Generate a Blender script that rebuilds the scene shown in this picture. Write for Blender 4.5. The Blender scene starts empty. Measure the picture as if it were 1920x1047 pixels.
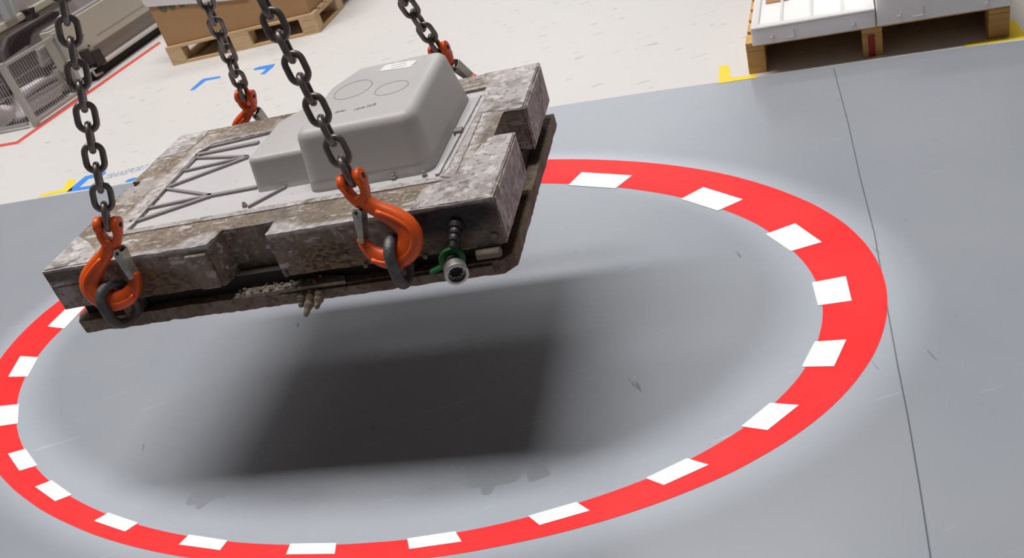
import bpy, bmesh, math, random
from mathutils import Vector, Matrix, noise
random.seed(7)
C = bpy.context.scene.collection
# ------------------------------------------------------------ camera
FPX, PITCH, ROLL, CAMH = 1707.4, 0.5462, -0.311, 1.6
fw = Vector((0, math.cos(PITCH), -math.sin(PITCH)))
r0 = Vector((1, 0, 0)); u0 = r0.cross(fw)
rt = math.cos(ROLL)*r0 + math.sin(ROLL)*u0
up = -math.sin(ROLL)*r0 + math.cos(ROLL)*u0
cd = bpy.data.cameras.new('camera'); cam = bpy.data.objects.new('camera', cd); C.objects.link(cam)
cam.matrix_world = Matrix.Translation((0, 0, CAMH)) @ Matrix((rt, up, -fw)).transposed().to_4x4()
cd.sensor_width = 36; cd.lens = FPX*36/1920; cd.clip_end = 100; cd.clip_start = 0.05
cd.dof.use_dof = True; cd.dof.focus_distance = 2.45; cd.dof.aperture_fstop = 8
bpy.context.scene.camera = cam
# ------------------------------------------------------------ view, world, lamps
sc = bpy.context.scene
sc.view_settings.view_transform = 'Standard'; sc.view_settings.look = 'None'
sc.view_settings.exposure = 0; sc.view_settings.gamma = 1; sc.view_settings.use_curve_mapping = False
w = bpy.data.worlds.new('hall'); sc.world = w; w.use_nodes = True
bg = w.node_tree.nodes['Background']; bg.inputs[0].default_value = (1.0, 0.93, 0.88, 1); bg.inputs[1].default_value = 0.05
YAW = math.atan2(-0.32035, 0.9473)          # direction of the hall's roof lights and of the mould
def area(name, loc, sx, sy, power, col=(1, 0.985, 0.96), yaw=YAW, rx=0):
    d = bpy.data.lights.new(name, 'AREA'); d.shape = 'RECTANGLE'; d.size = sx; d.size_y = sy; d.energy = power; d.color = col
    o = bpy.data.objects.new(name, d); C.objects.link(o); o.location = loc; o.rotation_euler = (rx, 0, yaw); return o
area('roof_light', (-1.9, 3.9, 12.0), 10.0, 1.5, 1440)
area('roof_light', (0.8, 10.5, 12.0), 8.0, 2.0, 330)
area('roof_light', (-7.5, 9.0, 12.0), 7.0, 2.0, 230)
# unseen lamp, added to lay a soft white halo round the red ring
RC = Vector((-0.4940, 2.7136)); 
pl_ = bpy.data.lights.new('halo_lamp', 'SPOT'); pl_.energy = 1500; pl_.spot_size = math.radians(40); pl_.spot_blend = 0; pl_.shadow_soft_size = .02
po = bpy.data.objects.new('halo_lamp', pl_); C.objects.link(po); po.location = (RC.x, RC.y, 9.0); pl_.use_nodes = True
def gobo(nt, h, m11, m12, m22):
    N, L = nt.nodes, nt.links; em = N['Emission']; g = N.new('ShaderNodeNewGeometry'); s = N.new('ShaderNodeSeparateXYZ'); L.new(g.outputs['Incoming'], s.inputs[0])
    def mt(op, a, b=None):
        n = N.new('ShaderNodeMath'); n.operation = op
        for i, v in enumerate((a, b)):
            if v is None: continue
            if isinstance(v, (int, float)): n.inputs[i].default_value = v
            else: L.new(v, n.inputs[i])
        return n.outputs[0]
    x = mt('MULTIPLY', mt('DIVIDE', s.outputs[0], s.outputs[2]), h); y = mt('MULTIPLY', mt('DIVIDE', s.outputs[1], s.outputs[2]), h)
    q = mt('ADD', mt('ADD', mt('MULTIPLY', mt('MULTIPLY', x, x), m11), mt('MULTIPLY', mt('MULTIPLY', x, y), 2*m12)), mt('MULTIPLY', mt('MULTIPLY', y, y), m22))
    r = mt('SQRT', q); cr = N.new('ShaderNodeValToRGB'); L.new(r, cr.inputs[0]); e = cr.color_ramp.elements
    e[0].position = .80; e[0].color = (0, 0, 0, 1); e[1].position = .875; e[1].color = (1, 1, 1, 1)
    k = e.new(.985); k.color = (1, 1, 1, 1); k = e.new(1.0); k.color = (.9, .9, .9, 1)
    # the ramp ends at 1, so the radius is scaled down by 1.2 first
    sc_ = mt('DIVIDE', r, 1.2); L.new(sc_, cr.inputs[0])
    for el, p in zip(sorted(e, key=lambda q: q.position), (.80/1.2, .885/1.2, 1.0/1.2, 1.075/1.2)): el.position = p
    es = sorted(e, key=lambda q: q.position); es[0].color = (0, 0, 0, 1); es[1].color = (1, 1, 1, 1); es[2].color = (1, 1, 1, 1); es[3].color = (0, 0, 0, 1)
    L.new(cr.outputs[0], em.inputs['Color']); em.inputs['Strength'].default_value = 1
gobo(pl_.node_tree, 9.0, 0.49480, 0.22827, 0.76610)
RING_OUT=[(-1.926,2.737),(-1.885,2.652),(-1.838,2.569),(-1.786,2.488),(-1.730,2.411),(-1.670,2.336),(-1.607,2.265),(-1.542,2.196),(-1.474,2.131),(-1.405,2.070),(-1.335,2.011),(-1.263,1.956),(-1.190,1.904),(-1.116,1.855),(-1.042,1.810),(-0.967,1.767),(-0.892,1.728),(-0.817,1.692),(-0.742,1.659),(-0.667,1.629),(-0.593,1.601),(-0.519,1.577),(-0.446,1.556),(-0.373,1.537),(-0.302,1.522),(-0.231,1.510),(-0.161,1.500),(-0.092,1.492),(-0.025,1.487),(0.042,1.484),(0.108,1.484),(0.172,1.486),(0.236,1.491),(0.298,1.498),(0.359,1.508),(0.418,1.522),(0.475,1.538),(0.530,1.557),(0.583,1.579),(0.634,1.604),(0.682,1.632),(0.728,1.663),(0.771,1.697),(0.812,1.733),(0.850,1.773),(0.885,1.816),(0.917,1.861),(0.946,1.910),(0.972,1.962),(0.994,2.017),(1.012,2.075),(1.026,2.137),(1.035,2.202),(1.038,2.271),(1.036,2.343),(1.026,2.418),(1.010,2.496),(0.985,2.577),(0.954,2.660),(0.916,2.745),(0.870,2.833),(0.816,2.921),(0.752,3.010),(0.680,3.099),(0.599,3.188),(0.510,3.275),(0.414,3.360),(0.309,3.443),(0.197,3.523),(0.079,3.598),(-0.046,3.669),(-0.175,3.733),(-0.309,3.791),(-0.447,3.842),(-0.586,3.884),(-0.726,3.915),(-0.864,3.936),(-0.999,3.946),(-1.131,3.945),(-1.256,3.933),(-1.374,3.911),(-1.483,3.878),(-1.585,3.837),(-1.676,3.788),(-1.758,3.731),(-1.829,3.667),(-1.889,3.596),(-1.938,3.521),(-1.976,3.441),(-2.004,3.357),(-2.021,3.271),(-2.028,3.183),(-2.026,3.094),(-2.014,3.004),(-1.993,2.914),(-1.962,2.825)]
RING_IN=[(-1.781,2.701),(-1.748,2.627),(-1.710,2.554),(-1.668,2.483),(-1.621,2.414),(-1.571,2.347),(-1.517,2.283),(-1.461,2.221),(-1.402,2.162),(-1.341,2.106),(-1.278,2.052),(-1.214,2.002),(-1.148,1.954),(-1.082,1.909),(-1.014,1.867),(-0.946,1.828),(-0.878,1.791),(-0.810,1.758),(-0.741,1.727),(-0.673,1.699),(-0.606,1.673),(-0.538,1.650),(-0.471,1.629),(-0.405,1.611),(-0.339,1.596),(-0.274,1.584),(-0.210,1.575),(-0.147,1.569),(-0.085,1.564),(-0.024,1.562),(0.036,1.562),(0.096,1.564),(0.154,1.568),(0.210,1.575),(0.266,1.584),(0.320,1.597),(0.371,1.612),(0.421,1.629),(0.469,1.650),(0.515,1.673),(0.558,1.699),(0.600,1.728),(0.638,1.759),(0.673,1.794),(0.705,1.831),(0.734,1.871),(0.761,1.913),(0.785,1.958),(0.805,2.006),(0.822,2.057),(0.834,2.110),(0.842,2.167),(0.845,2.226),(0.843,2.287),(0.837,2.352),(0.827,2.419),(0.812,2.489),(0.788,2.560),(0.757,2.634),(0.720,2.709),(0.675,2.785),(0.623,2.862),(0.563,2.938),(0.497,3.015),(0.423,3.090),(0.343,3.164),(0.257,3.237),(0.164,3.307),(0.066,3.373),(-0.038,3.436),(-0.146,3.494),(-0.258,3.547),(-0.373,3.595),(-0.491,3.636),(-0.609,3.670),(-0.728,3.695),(-0.845,3.711),(-0.960,3.720),(-1.071,3.719),(-1.178,3.711),(-1.279,3.693),(-1.374,3.668),(-1.460,3.634),(-1.540,3.593),(-1.610,3.546),(-1.672,3.493),(-1.725,3.434),(-1.769,3.371),(-1.804,3.304),(-1.830,3.234),(-1.847,3.161),(-1.855,3.085),(-1.854,3.009),(-1.846,2.931),(-1.830,2.854),(-1.808,2.777)]
# ------------------------------------------------------------ helpers
def at(px, py, z=0.0):
    d = (px-960)*rt + (523.5-py)*up + FPX*fw
    return Vector((0, 0, CAMH)) + d*((z-CAMH)/d.z)
class Upright:
    """a vertical plane standing on the floor through two points"""
    def __init__(s, a, b):
        s.a = Vector((a.x, a.y, 0)); s.e = (Vector((b.x, b.y, 0))-s.a).normalized()
        s.n = Vector((s.e.y, -s.e.x, 0))
        if s.n.y > 0: s.n = -s.n
        s.M = Matrix((s.e, -s.n, Vector((0, 0, 1)))).transposed().to_4x4(); s.M.translation = s.a
    def uz(s, px, py):
        d = (px-960)*rt + (523.5-py)*up + FPX*fw; o = Vector((0, 0, CAMH))
        p = o + d*(((s.a-o).dot(s.n))/d.dot(s.n)) - s.a
        return p.dot(s.e), p.z
WM = {}
def bmn(): return bmesh.new()
def rect_frame(origin, ex, ey=None, ez=Vector((0, 0, 1))):
    ex = ex.normalized(); ey = ey or ez.cross(ex)
    m = Matrix((ex, ey, ez)).transposed().to_4x4(); m.translation = origin; return m
def empty(name, M, label, cat, group=None):
    o = bpy.data.objects.new(name, None); C.objects.link(o); o.matrix_world = M; WM[o] = M.copy(); o.empty_display_size = .05
    return tag(o, label, cat, group)
def tag(o, label=None, cat=None, group=None, kind=None):
    for k, v in (('label', label), ('category', cat), ('group', group), ('kind', kind)):
        if v: o[k] = v
    return o
def obj(name, bm, mat, parent=None, frame=Matrix(), smooth=False, bevel=0, seg=2, kind=None, label=None, local=False):
    """frame: where the mesh's own coordinates stand; parent: the thing it is a part of"""
    base = WM[parent] if parent else Matrix()
    if local: T = Matrix()
    else: T = base.inverted() @ frame
    me = bpy.data.meshes.new(name); bmesh.ops.recalc_face_normals(bm, faces=bm.faces)
    bm.transform(T); bm.to_mesh(me); bm.free()
    o = bpy.data.objects.new(name, me); C.objects.link(o)
    for m in (mat if isinstance(mat, (list, tuple)) else [mat]): me.materials.append(m)
    if parent: o.parent = parent
    WM[o] = base.copy()
    if smooth:
        for p in me.polygons: p.use_smooth = True
    if bevel:
        b = o.modifiers.new('bevel', 'BEVEL'); b.width = bevel; b.segments = seg; b.limit_method = 'ANGLE'; b.angle_limit = math.radians(35)
        if smooth: b.harden_normals = False
    return tag(o, label, None, None, kind)
def box(bm, x0, x1, y0, y1, z0, z1):
    v = [bm.verts.new((x, y, z)) for x in (x0, x1) for y in (y0, y1) for z in (z0, z1)]
    for f in ((0,1,3,2), (4,6,7,5), (0,4,5,1), (2,3,7,6), (0,2,6,4), (1,5,7,3)): bm.faces.new([v[i] for i in f])
    return bm
def prism(bm, pts, z0, z1, taper=None):
    """polygon pts in xy from z0 to z1; taper = the polygon at the top"""
    lo = [bm.verts.new((p[0], p[1], z0)) for p in pts]; hi = [bm.verts.new((p[0], p[1], z1)) for p in (taper or pts)]
    n = len(pts); bm.faces.new(lo[::-1]); bm.faces.new(hi)
    for i in range(n): bm.faces.new((lo[i], lo[(i+1) % n], hi[(i+1) % n], hi[i]))
    return bm
def upr(bm, pts, y0, y1):
    """polygon pts in xz, extruded along y"""
    lo = [bm.verts.new((p[0], y0, p[1])) for p in pts]; hi = [bm.verts.new((p[0], y1, p[1])) for p in pts]
    n = len(pts); bm.faces.new(lo[::-1]); bm.faces.new(hi)
    for i in range(n): bm.faces.new((lo[i], lo[(i+1) % n], hi[(i+1) % n], hi[i]))
    return bm
def bar(bm, a, b, wd, h, upv=Vector((0, 0, 1))):
    """a square bar from a to b"""
    a, b = Vector(a), Vector(b); d = (b-a).normalized(); s = d.cross(upv).normalized()*wd/2; t = s.cross(d).normalized()*h/2
    q = [bm.verts.new(p+i*s+j*t) for p in (a, b) for i, j in ((-1,-1), (1,-1), (1,1), (-1,1))]
    for f in ((3,2,1,0), (4,5,6,7), (0,1,5,4), (1,2,6,5), (2,3,7,6), (3,0,4,7)): bm.faces.new([q[i] for i in f])
    return bm
def sweep(bm, path, radii, closed=False, n=12, ref=Vector((0, 1, 0)), power=1.0):
    """tube along a path; radii: (across, along ref) per point"""
    path = [Vector(p) for p in path]; N = len(path); rings = []
    for i, p in enumerate(path):
        a = path[(i-1) % N] if (closed or i > 0) else p; b = path[(i+1) % N] if (closed or i < N-1) else p
        d = (b-a).normalized(); s = (ref - d*ref.dot(d)).normalized(); t = d.cross(s)
        r = radii[i] if isinstance(radii, list) else radii
        ra, rb = r if isinstance(r, (tuple, list)) else (r, r)
        ring = []
        for k in range(n):
            c, q = math.cos(2*math.pi*k/n), math.sin(2*math.pi*k/n)
            c = math.copysign(abs(c)**power, c); q = math.copysign(abs(q)**power, q)
            ring.append(bm.verts.new(p + t*ra*c + s*rb*q))
        rings.append(ring)
    for i in range(N if closed else N-1):
        A, B = rings[i], rings[(i+1) % N]
        for k in range(n): bm.faces.new((A[k], A[(k+1) % n], B[(k+1) % n], B[k]))
    if not closed: bm.faces.new(rings[0][::-1]); bm.faces.new(rings[-1])
    return bm
def lathe(bm, prof, a, d, n=24):
    """profile (distance along, radius) turned about the line from a along d"""
    a, d = Vector(a), Vector(d).normalized(); s = d.orthogonal().normalized(); t = d.cross(s); R = []
    for l, r in prof: R.append([bm.verts.new(a+d*l+(s*math.cos(2*math.pi*k/n)+t*math.sin(2*math.pi*k/n))*max(r, 1e-4)) for k in range(n)])
    for A, B in zip(R, R[1:]):
        for k in range(n): bm.faces.new((A[k], A[(k+1) % n], B[(k+1) % n], B[k]))
    bm.faces.new(R[0][::-1]); bm.faces.new(R[-1]); return bm
# ------------------------------------------------------------ materials
def mat(name, base, rough=.5, metal=0.0, layers=(), bump=None, spec=.5, coords='Object', alpha=None, rough_noise=None, sss=0, stains=()):
    """layers: (scale, detail, low, high, colour, stretch xyz, strength) noise patches over the base"""
    m = bpy.data.materials.new(name); m.use_nodes = True; nt = m.node_tree; N = nt.nodes; L = nt.links; b = N['Principled BSDF']
    b.inputs['Base Color'].default_value = (*base, 1); b.inputs['Roughness'].default_value = rough; b.inputs['Metallic'].default_value = metal
    b.inputs['Specular IOR Level'].default_value = spec
    if sss: b.inputs['Subsurface Weight'].default_value = sss; b.inputs['Subsurface Radius'].default_value = (1, 1, 1); b.inputs['Subsurface Scale'].default_value = .08
    if alpha is not None: b.inputs['Alpha'].default_value = alpha
    tc = N.new('ShaderNodeTexCoord'); prev = None
    def nz(scale, detail, st, seed=0):
        mp = N.new('ShaderNodeMapping'); mp.inputs['Scale'].default_value = st; mp.inputs['Location'].default_value = (seed*3.7, seed*1.3, seed*.7)
        L.new(tc.outputs[coords], mp.inputs['Vector']); t = N.new('ShaderNodeTexNoise'); t.inputs['Scale'].default_value = scale
        t.inputs['Detail'].default_value = detail; t.inputs['Roughness'].default_value = .62 if detail > 8 else .5; L.new(mp.outputs[0], t.inputs['Vector']); return t
    for i, (s, dt, lo, hi, col, st, k) in enumerate(layers):
        t = nz(s, dt, st, i+1); r = N.new('ShaderNodeMapRange'); r.inputs['From Min'].default_value = lo; r.inputs['From Max'].default_value = hi
        r.inputs['To Max'].default_value = k; L.new(t.outputs['Fac'], r.inputs['Value'])
        x = N.new('ShaderNodeMix'); x.data_type = 'RGBA'; x.inputs[7].default_value = (*col, 1); L.new(r.outputs[0], x.inputs[0])
        if prev: L.new(prev, x.inputs[6])
        else: x.inputs[6].default_value = (*base, 1)
        prev = x.outputs[2]
    for (c, rad, col, col2, soft, wob, fs) in stains:               # stains with a place and shape of their own
        vm = N.new('ShaderNodeVectorMath'); vm.operation = 'SUBTRACT'; vm.inputs[1].default_value = c; L.new(tc.outputs[coords], vm.inputs[0])
        vd = N.new('ShaderNodeVectorMath'); vd.operation = 'DIVIDE'; vd.inputs[1].default_value = rad; L.new(vm.outputs[0], vd.inputs[0])
        ln = N.new('ShaderNodeVectorMath'); ln.operation = 'LENGTH'; L.new(vd.outputs[0], ln.inputs[0])
        t = nz(22, 8, (1, 1, 1), 4); a = N.new('ShaderNodeMath'); a.operation = 'MULTIPLY_ADD'; a.inputs[1].default_value = wob; L.new(t.outputs['Fac'], a.inputs[0]); L.new(ln.outputs['Value'], a.inputs[2])
        r = N.new('ShaderNodeMapRange'); r.inputs['From Min'].default_value = 1+wob*.5-soft; r.inputs['From Max'].default_value = 1+wob*.5+soft; r.inputs['To Min'].default_value = 1; r.inputs['To Max'].default_value = 0
        L.new(a.outputs[0], r.inputs['Value'])
        t2 = nz(fs, 6, (1, 1, 2.5), 6); r2 = N.new('ShaderNodeMapRange'); r2.inputs['From Min'].default_value = .42; r2.inputs['From Max'].default_value = .60; L.new(t2.outputs['Fac'], r2.inputs['Value'])
        x2 = N.new('ShaderNodeMix'); x2.data_type = 'RGBA'; x2.inputs[6].default_value = (*col, 1); x2.inputs[7].default_value = (*col2, 1); L.new(r2.outputs[0], x2.inputs[0])
        x = N.new('ShaderNodeMix'); x.data_type = 'RGBA'; L.new(x2.outputs[2], x.inputs[7]); L.new(r.outputs[0], x.inputs[0]); L.new(prev, x.inputs[6]); prev = x.outputs[2]
    if prev: L.new(prev, b.inputs['Base Color'])
    if rough_noise:
        s, lo, hi = rough_noise; t = nz(s, 4, (1, 1, 1), 9); r = N.new('ShaderNodeMapRange'); r.inputs['From Min'].default_value = .3; r.inputs['From Max'].default_value = .7
        r.inputs['To Min'].default_value = lo; r.inputs['To Max'].default_value = hi; L.new(t.outputs['Fac'], r.inputs['Value']); L.new(r.outputs[0], b.inputs['Roughness'])
    if bump:
        s, k, st = bump; t = nz(s, 6, st, 5); bp = N.new('ShaderNodeBump'); bp.inputs['Strength'].default_value = k; bp.inputs['Distance'].default_value = .004
        L.new(t.outputs['Fac'], bp.inputs['Height']); L.new(bp.outputs[0], b.inputs['Normal'])
    return m
U = (1, 1, 1)
def W(x, y, z): return (x-.609, y-.395, z-.52)                     # mould frame to the mould's own origin
MT = dict(
 grey_floor=mat('grey_floor_coating', (.328, .352, .402), .29, layers=[(.8, 3, .1, .95, (.285, .303, .34), U, .8), (2.2, 3, .1, 1.0, (.375, .39, .42), U, .8),
    (14, 3, .70, .73, (.46, .48, .50), (.25, 4.5, 1), .5), (9, 4, .735, .76, (.16, .165, .17), (3, .5, 1), .8), (60, 2, .77, .80, (.55, .55, .56), (1, .15, 1), .6)], coords='Object', rough_noise=None),
 white_floor=mat('white_floor_coating', (.70, .67, .655), .5, layers=[(1.1, 5, .4, .75, (.67, .655, .64), U, .7), (7, 5, .655, .70, (.46, .43, .41), (1.2, 3.2, 1), .7), (16, 4, .71, .75, (.38, .35, .33), (.8, 2.5, 1), .6)]),
 joint=mat('floor_joint', (.13, .13, .14), .8),
 ring_red=mat('ring_red', (.98, .020, .022), .5, spec=.25, layers=[(5, 5, .4, .8, (.95, .035, .035), U, .7), (40, 3, .72, .76, (.55, .02, .02), (1, 3, 1), .7)]),
 ring_white=mat('ring_white', (.96, .96, .96), .4),
 yellow=mat('yellow_tape', (.90, .68, .04), .5, layers=[(9, 4, .5, .7, (.93, .74, .12), U, .7)]),
 blue=mat('blue_tape', (.05, .27, .80), .5), red_line=mat('red_floor_line', (.70, .09, .07), .5), faded=mat('faded_blue_print', (.36, .43, .60), .6),
 mould=mat('soiled_cast_metal', (.25, .19, .14), .62, .0, layers=[(5.5, 10, .51, .59, (.42, .375, .36), U, .8), (17, 11, .53, .58, (.15, .11, .08), U, .65), (70, 8, .56, .63, (.50, .46, .44), U, .6), (55, 8, .57, .64, (.09, .07, .055), U, .6), (20, 10, .585, .62, (.62, .58, .57), (.7, 2.2, 2.0), .85), (3, 3, .56, .7, (.10, .08, .07), U, .6)], bump=(45, .8, U), stains=[
   (W(.80, 0, .628), (.12, .04, .052), (.26, .17, .085), (.05, .03, .02), .25, .9, 75), (W(.315, 0, .628), (.10, .04, .045), (.20, .12, .05), (.06, .045, .03), .35, 1.0, 60),
   (W(.05, 0, .70), (.12, .03, .018), (.09, .075, .06), (.16, .13, .10), .3, .8, 60), (W(1.04, 0, .65), (.17, .05, .065), (.10, .075, .05), (.17, .13, .09), .4, 1.0, 60),
   (W(1.106, 0, .685), (.115, .05, .040), (.012, .009, .010), (.03, .022, .022), .25, .7, 60),
   (W(.61, 0, .722), (.68, .018, .011), (.66, .62, .61), (.42, .38, .37), .4, 1.1, 60), (W(.60, .155, .72), (.46, .014, .01), (.62, .58, .57), (.40, .36, .35), .4, 1.2, 60),
   (W(.13, .36, .72), (.018, .26, .01), (.60, .56, .55), (.36, .32, .31), .5, 1.4, 50), (W(.455, .02, .72), (.05, .04, .01), (.66, .62, .61), (.45, .41, .40), .3, 1.0, 50),
   (W(.68, .02, .72), (.045, .035, .01), (.66, .62, .61), (.45, .41, .40), .3, 1.0, 50), (W(1.10, .40, .72), (.022, .28, .01), (.60, .56, .55), (.30, .26, .24), .5, 1.4, 50)]),
 pale=mat('pale_crusted_metal', (.46, .42, .415), .7, layers=[(11, 11, .50, .58, (.30, .255, .24), U, .8), (75, 8, .57, .64, (.12, .10, .09), U, .7), (32, 11, .54, .59, (.68, .645, .635), U, .7), (14, 8, .58, .66, (.15, .12, .10), U, .85)], bump=(60, .8, U)),
 rust=mat('rusty_plate', (.17, .135, .09), .7, layers=[(6, 9, .45, .62, (.25, .205, .15), U, .8), (13, 9, .53, .62, (.12, .06, .028), U, .7), (4, 6, .55, .7, (.25, .225, .205), U, .6), (60, 8, .56, .63, (.06, .045, .03), U, .7)], bump=(50, .6, U)),
 straw=mat('brown_crust', (.17, .115, .06), .85, layers=[(70, 6, .45, .6, (.32, .22, .12), (1, 1, 3), .8), (35, 5, .5, .65, (.06, .04, .03), U, .7)], bump=(90, 1.0, U)),
 gap=mat('near_black', (.035, .03, .027), .9),  # plain near-black, for the gap core, pins, bores and black fittings
 panel=mat('pale_grey_panel', (.60, .585, .59), .55, layers=[(6, 4, .4, .7, (.56, .53, .54), U, .6), (50, 4, .68, .72, (.38, .36, .36), U, .6)]),
 rib=mat('grey_rib', (.30, .27, .275), .6), dome=mat('satin_grey_cover', (.545, .52, .515), .42, layers=[(2.5, 3, .4, .7, (.575, .565, .555), U, .6), (60, 4, .74, .78, (.40, .38, .38), U, .4)]),
 oval=mat('oval_moulded_line', (.42, .385, .39), .5), ink=mat('violet_ink', (.16, .12, .15), .7), paper=mat('white_paper', (.86, .85, .85), .6),
 steel=mat('dark_chain_steel', (.215, .19, .18), .36, .6, layers=[(30, 4, .45, .7, (.14, .12, .11), U, .6), (12, 3, .6, .75, (.16, .10, .08), U, .5)], bump=(120, .12, U)),
 ring=mat('worn_forged_steel', (.10, .10, .10), .55, .5, layers=[(30, 6, .5, .65, (.17, .165, .16), U, .6)], bump=(90, .5, U)),
 orange=mat('orange_enamel', (.82, .112, .014), .40, layers=[(10, 5, .5, .75, (.66, .070, .010), U, .7), (26, 6, .66, .72, (.10, .05, .04), U, .7)], bump=(30, .1, U)),
 zinc=mat('zinc_latch', (.60, .58, .53), .42, .35, layers=[(30, 5, .45, .7, (.27, .26, .24), U, .7)]),
 black=mat('black_rubber', (.02, .018, .02), .45), green=mat('green_ring', (.01, .13, .03), .4), silver=mat('silver_coupling', (.55, .53, .50), .35, .7, layers=[(40, 4, .5, .7, (.36, .34, .30), U, .7)]),
 wood=mat('pallet_wood', (.60, .42, .24), .7, layers=[(6, 5, .4, .7, (.50, .32, .16), (1, 6, 6), .8), (3, 3, .5, .7, (.72, .56, .36), U, .5)], bump=(30, .15, (1, 6, 6))),
 wood_dark=mat('amber_pallet_wood', (.62, .36, .12), .7, layers=[(6, 5, .4, .7, (.48, .25, .07), (1, 6, 6), .8)], bump=(30, .15, (1, 6, 6))),
 redmark=mat('red_wood_mark', (.35, .02, .02), .7), cardboard=mat('cardboard', (.42, .245, .125), .75, spec=.2, layers=[(4, 4, .4, .7, (.38, .215, .105), U, .7)]),
 leaf=mat('dark_green_print', (.10, .12, .06), .8), film=mat('cloudy_film', (.74, .68, .70), .35),
 foam=mat('white_foam', (.93, .90, .90), .75, bump=(150, .15, U), sss=.6), beige=mat('beige_machine_paint', (.52, .48, .41), .5), skirt=mat('brown_grey_skirt', (.30, .26, .235), .55),
 lilac=mat('lilac_grey_panel', (.50, .455, .45), .5), cream=mat('cream_beam', (.62, .57, .46), .5), darkm=mat('dark_machine_recess', (.09, .07, .08), .6), tin=mat('galvanised_bar', (.42, .40, .38), .45, .3), alu=mat('aluminium_profile', (.45, .47, .47), .4, .3),
 ledge=mat('pale_ledge', (.60, .57, .54), .5), hose=mat('mauve_grey_casing', (.30, .26, .275), .6), whitem=mat('white_machine_casing', (.66, .61, .63), .55),
)
# ------------------------------------------------------------ floor (one mesh: grey coating in front, white behind, a joint)
edge = [at(*p) for p in ((-120, 405), (0, 384), (200, 351), (350, 324), (1035, 200), (1200, 175), (1400, 147), (1810, 88), (2050, 60))]
edge = [edge[0] + (edge[0]-edge[1])*14] + edge + [edge[-1] + (edge[-1]-edge[-2])*18]
bm = bmn()
ev = [bm.verts.new((p.x, p.y, 0)) for p in edge]
near = [bm.verts.new((p.x, -6, 0)) for p in edge]; far = [bm.verts.new((p.x+6, 26, 0)) for p in edge]
for i in range(len(ev)-1):
    f = bm.faces.new((near[i], near[i+1], ev[i+1], ev[i])); f.material_index = 0
    f = bm.faces.new((ev[i], ev[i+1], far[i+1], far[i])); f.material_index = 1
bm.normal_update()
floor = obj('floor', bm, [MT['grey_floor'], MT['white_floor']], kind='structure'); tag(floor, 'grey coated hall floor with white coating behind', 'floor')
for p in floor.data.polygons:
    if p.normal.z < 0: p.flip()
def strip(pts, wd, z=.0006):
    bm = bmn(); L = []; R = []
    for i, p in enumerate(pts):
        a = pts[max(0, i-1)]; b = pts[min(len(pts)-1, i+1)]; d = Vector(b)-Vector(a); d.z = 0; d.normalize(); s = Vector((-d.y, d.x, 0))*wd/2
        L.append(bm.verts.new((p[0]+s.x, p[1]+s.y, z))); R.append(bm.verts.new((p[0]-s.x, p[1]-s.y, z)))
    for i in range(len(pts)-1): bm.faces.new((L[i], R[i], R[i+1], L[i+1]))
    return bm
def slab(pts, z=.0012, z0=0.0):
    return prism(bmn(), [(p[0], p[1]) for p in pts], z0, z)
jt = obj('trim_1', strip([at(*p) for p in ((1563, 128), (1590, 230), (1612, 330), (1640, 440), (1664, 580), (1684, 690), (1702, 780), (1724, 910), (1745, 1047), (1764, 1180))], .0035), MT['joint'], kind='structure')
tag(jt, 'thin dark joint running across the grey floor', 'joint')
# ------------------------------------------------------------ the red ring with white dashes laid flat on the floor as coloured mesh
cx = sum(p[0] for p in RING_OUT)/96; cy = sum(p[1] for p in RING_OUT)/96
rg = empty('ring_marking', Matrix.Translation((cx, cy, 0)), 'large red ring marking with white dashes on the grey floor', 'floor marking')
def smooth_loop(P, k=3):
    out = []; n = len(P)
    for i in range(n):
        a, b, c, d = (Vector(P[(i+j) % n]) for j in (-1, 0, 1, 2))
        for s in range(k):
            t = s/k; out.append(.5*((2*b)+(c-a)*t+(2*a-5*b+4*c-d)*t*t+(3*b-a-3*c+d)*t**3))
    return out
bm = bmn(); ro = smooth_loop(RING_OUT); ri = smooth_loop(RING_IN)
angs = lambda P: [math.atan2(p[1]-cy, p[0]-cx) for p in P]
vo = [bm.verts.new((p[0], p[1], .001)) for p in ro]; vi = [bm.verts.new((p[0], p[1], .001)) for p in ri]
eo = [bm.edges.new((vo[i], vo[(i+1) % len(vo)])) for i in range(len(vo))]; ei = [bm.edges.new((vi[i], vi[(i+1) % len(vi)])) for i in range(len(vi))]
bmesh.ops.triangle_fill(bm, edges=eo+ei, use_beauty=True)
bmesh.ops.recalc_face_normals(bm, faces=bm.faces)
o = obj('red_band', bm, MT['ring_red'], rg)
DASH = [[(1091, 324), (1185, 330), (1154, 354), (1066, 348)], [(1319, 352), (1393, 375), (1346, 396), (1277, 374)], [(1491, 420), (1541, 455), (1483, 472), (1436, 440)],
 [(1586, 519), (1597, 565), (1534, 574), (1523, 531)], [(1587, 638), (1564, 688), (1503.5, 689), (1528, 642)], [(1498, 761), (1439, 808), (1390, 801), (1444, 757)],
 [(1329, 873), (1245, 911), (1211, 898), (1288, 861)], [(1106, 959), (1012, 986), (991, 969), (1081, 943)], [(866, 1017), (768, 1031), (764, 1011.5), (854, 998)],
 [(628, 1040), (537, 1041), (545, 1021), (631, 1020)], [(413, 1033), (336, 1022.5), (355, 1004), (427, 1015)], [(235, 998), (177, 978), (204, 963), (259.5, 982)],
 [(104, 941), (66.5, 914), (97.5, 902), (135.5, 929)], [(37, 884), (15.5, 852), (48.5, 843), (70.5, 874)], [(-8, 801), (-10, 764), (36, 759), (34, 795)],
 [(16, 707.5), (38.5, 669), (72, 671), (52.5, 707)], [(90, 613), (126, 578), (160, 576), (121, 617)], [(214, 523), (262, 492), (292, 494), (246, 524)],
 [(372, 446), (420, 428), (447, 432), (396, 450)], [(560, 388), (630, 374), (650, 380), (585, 394)], [(800, 343), (890, 333), (900, 343), (812, 354)]]
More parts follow.
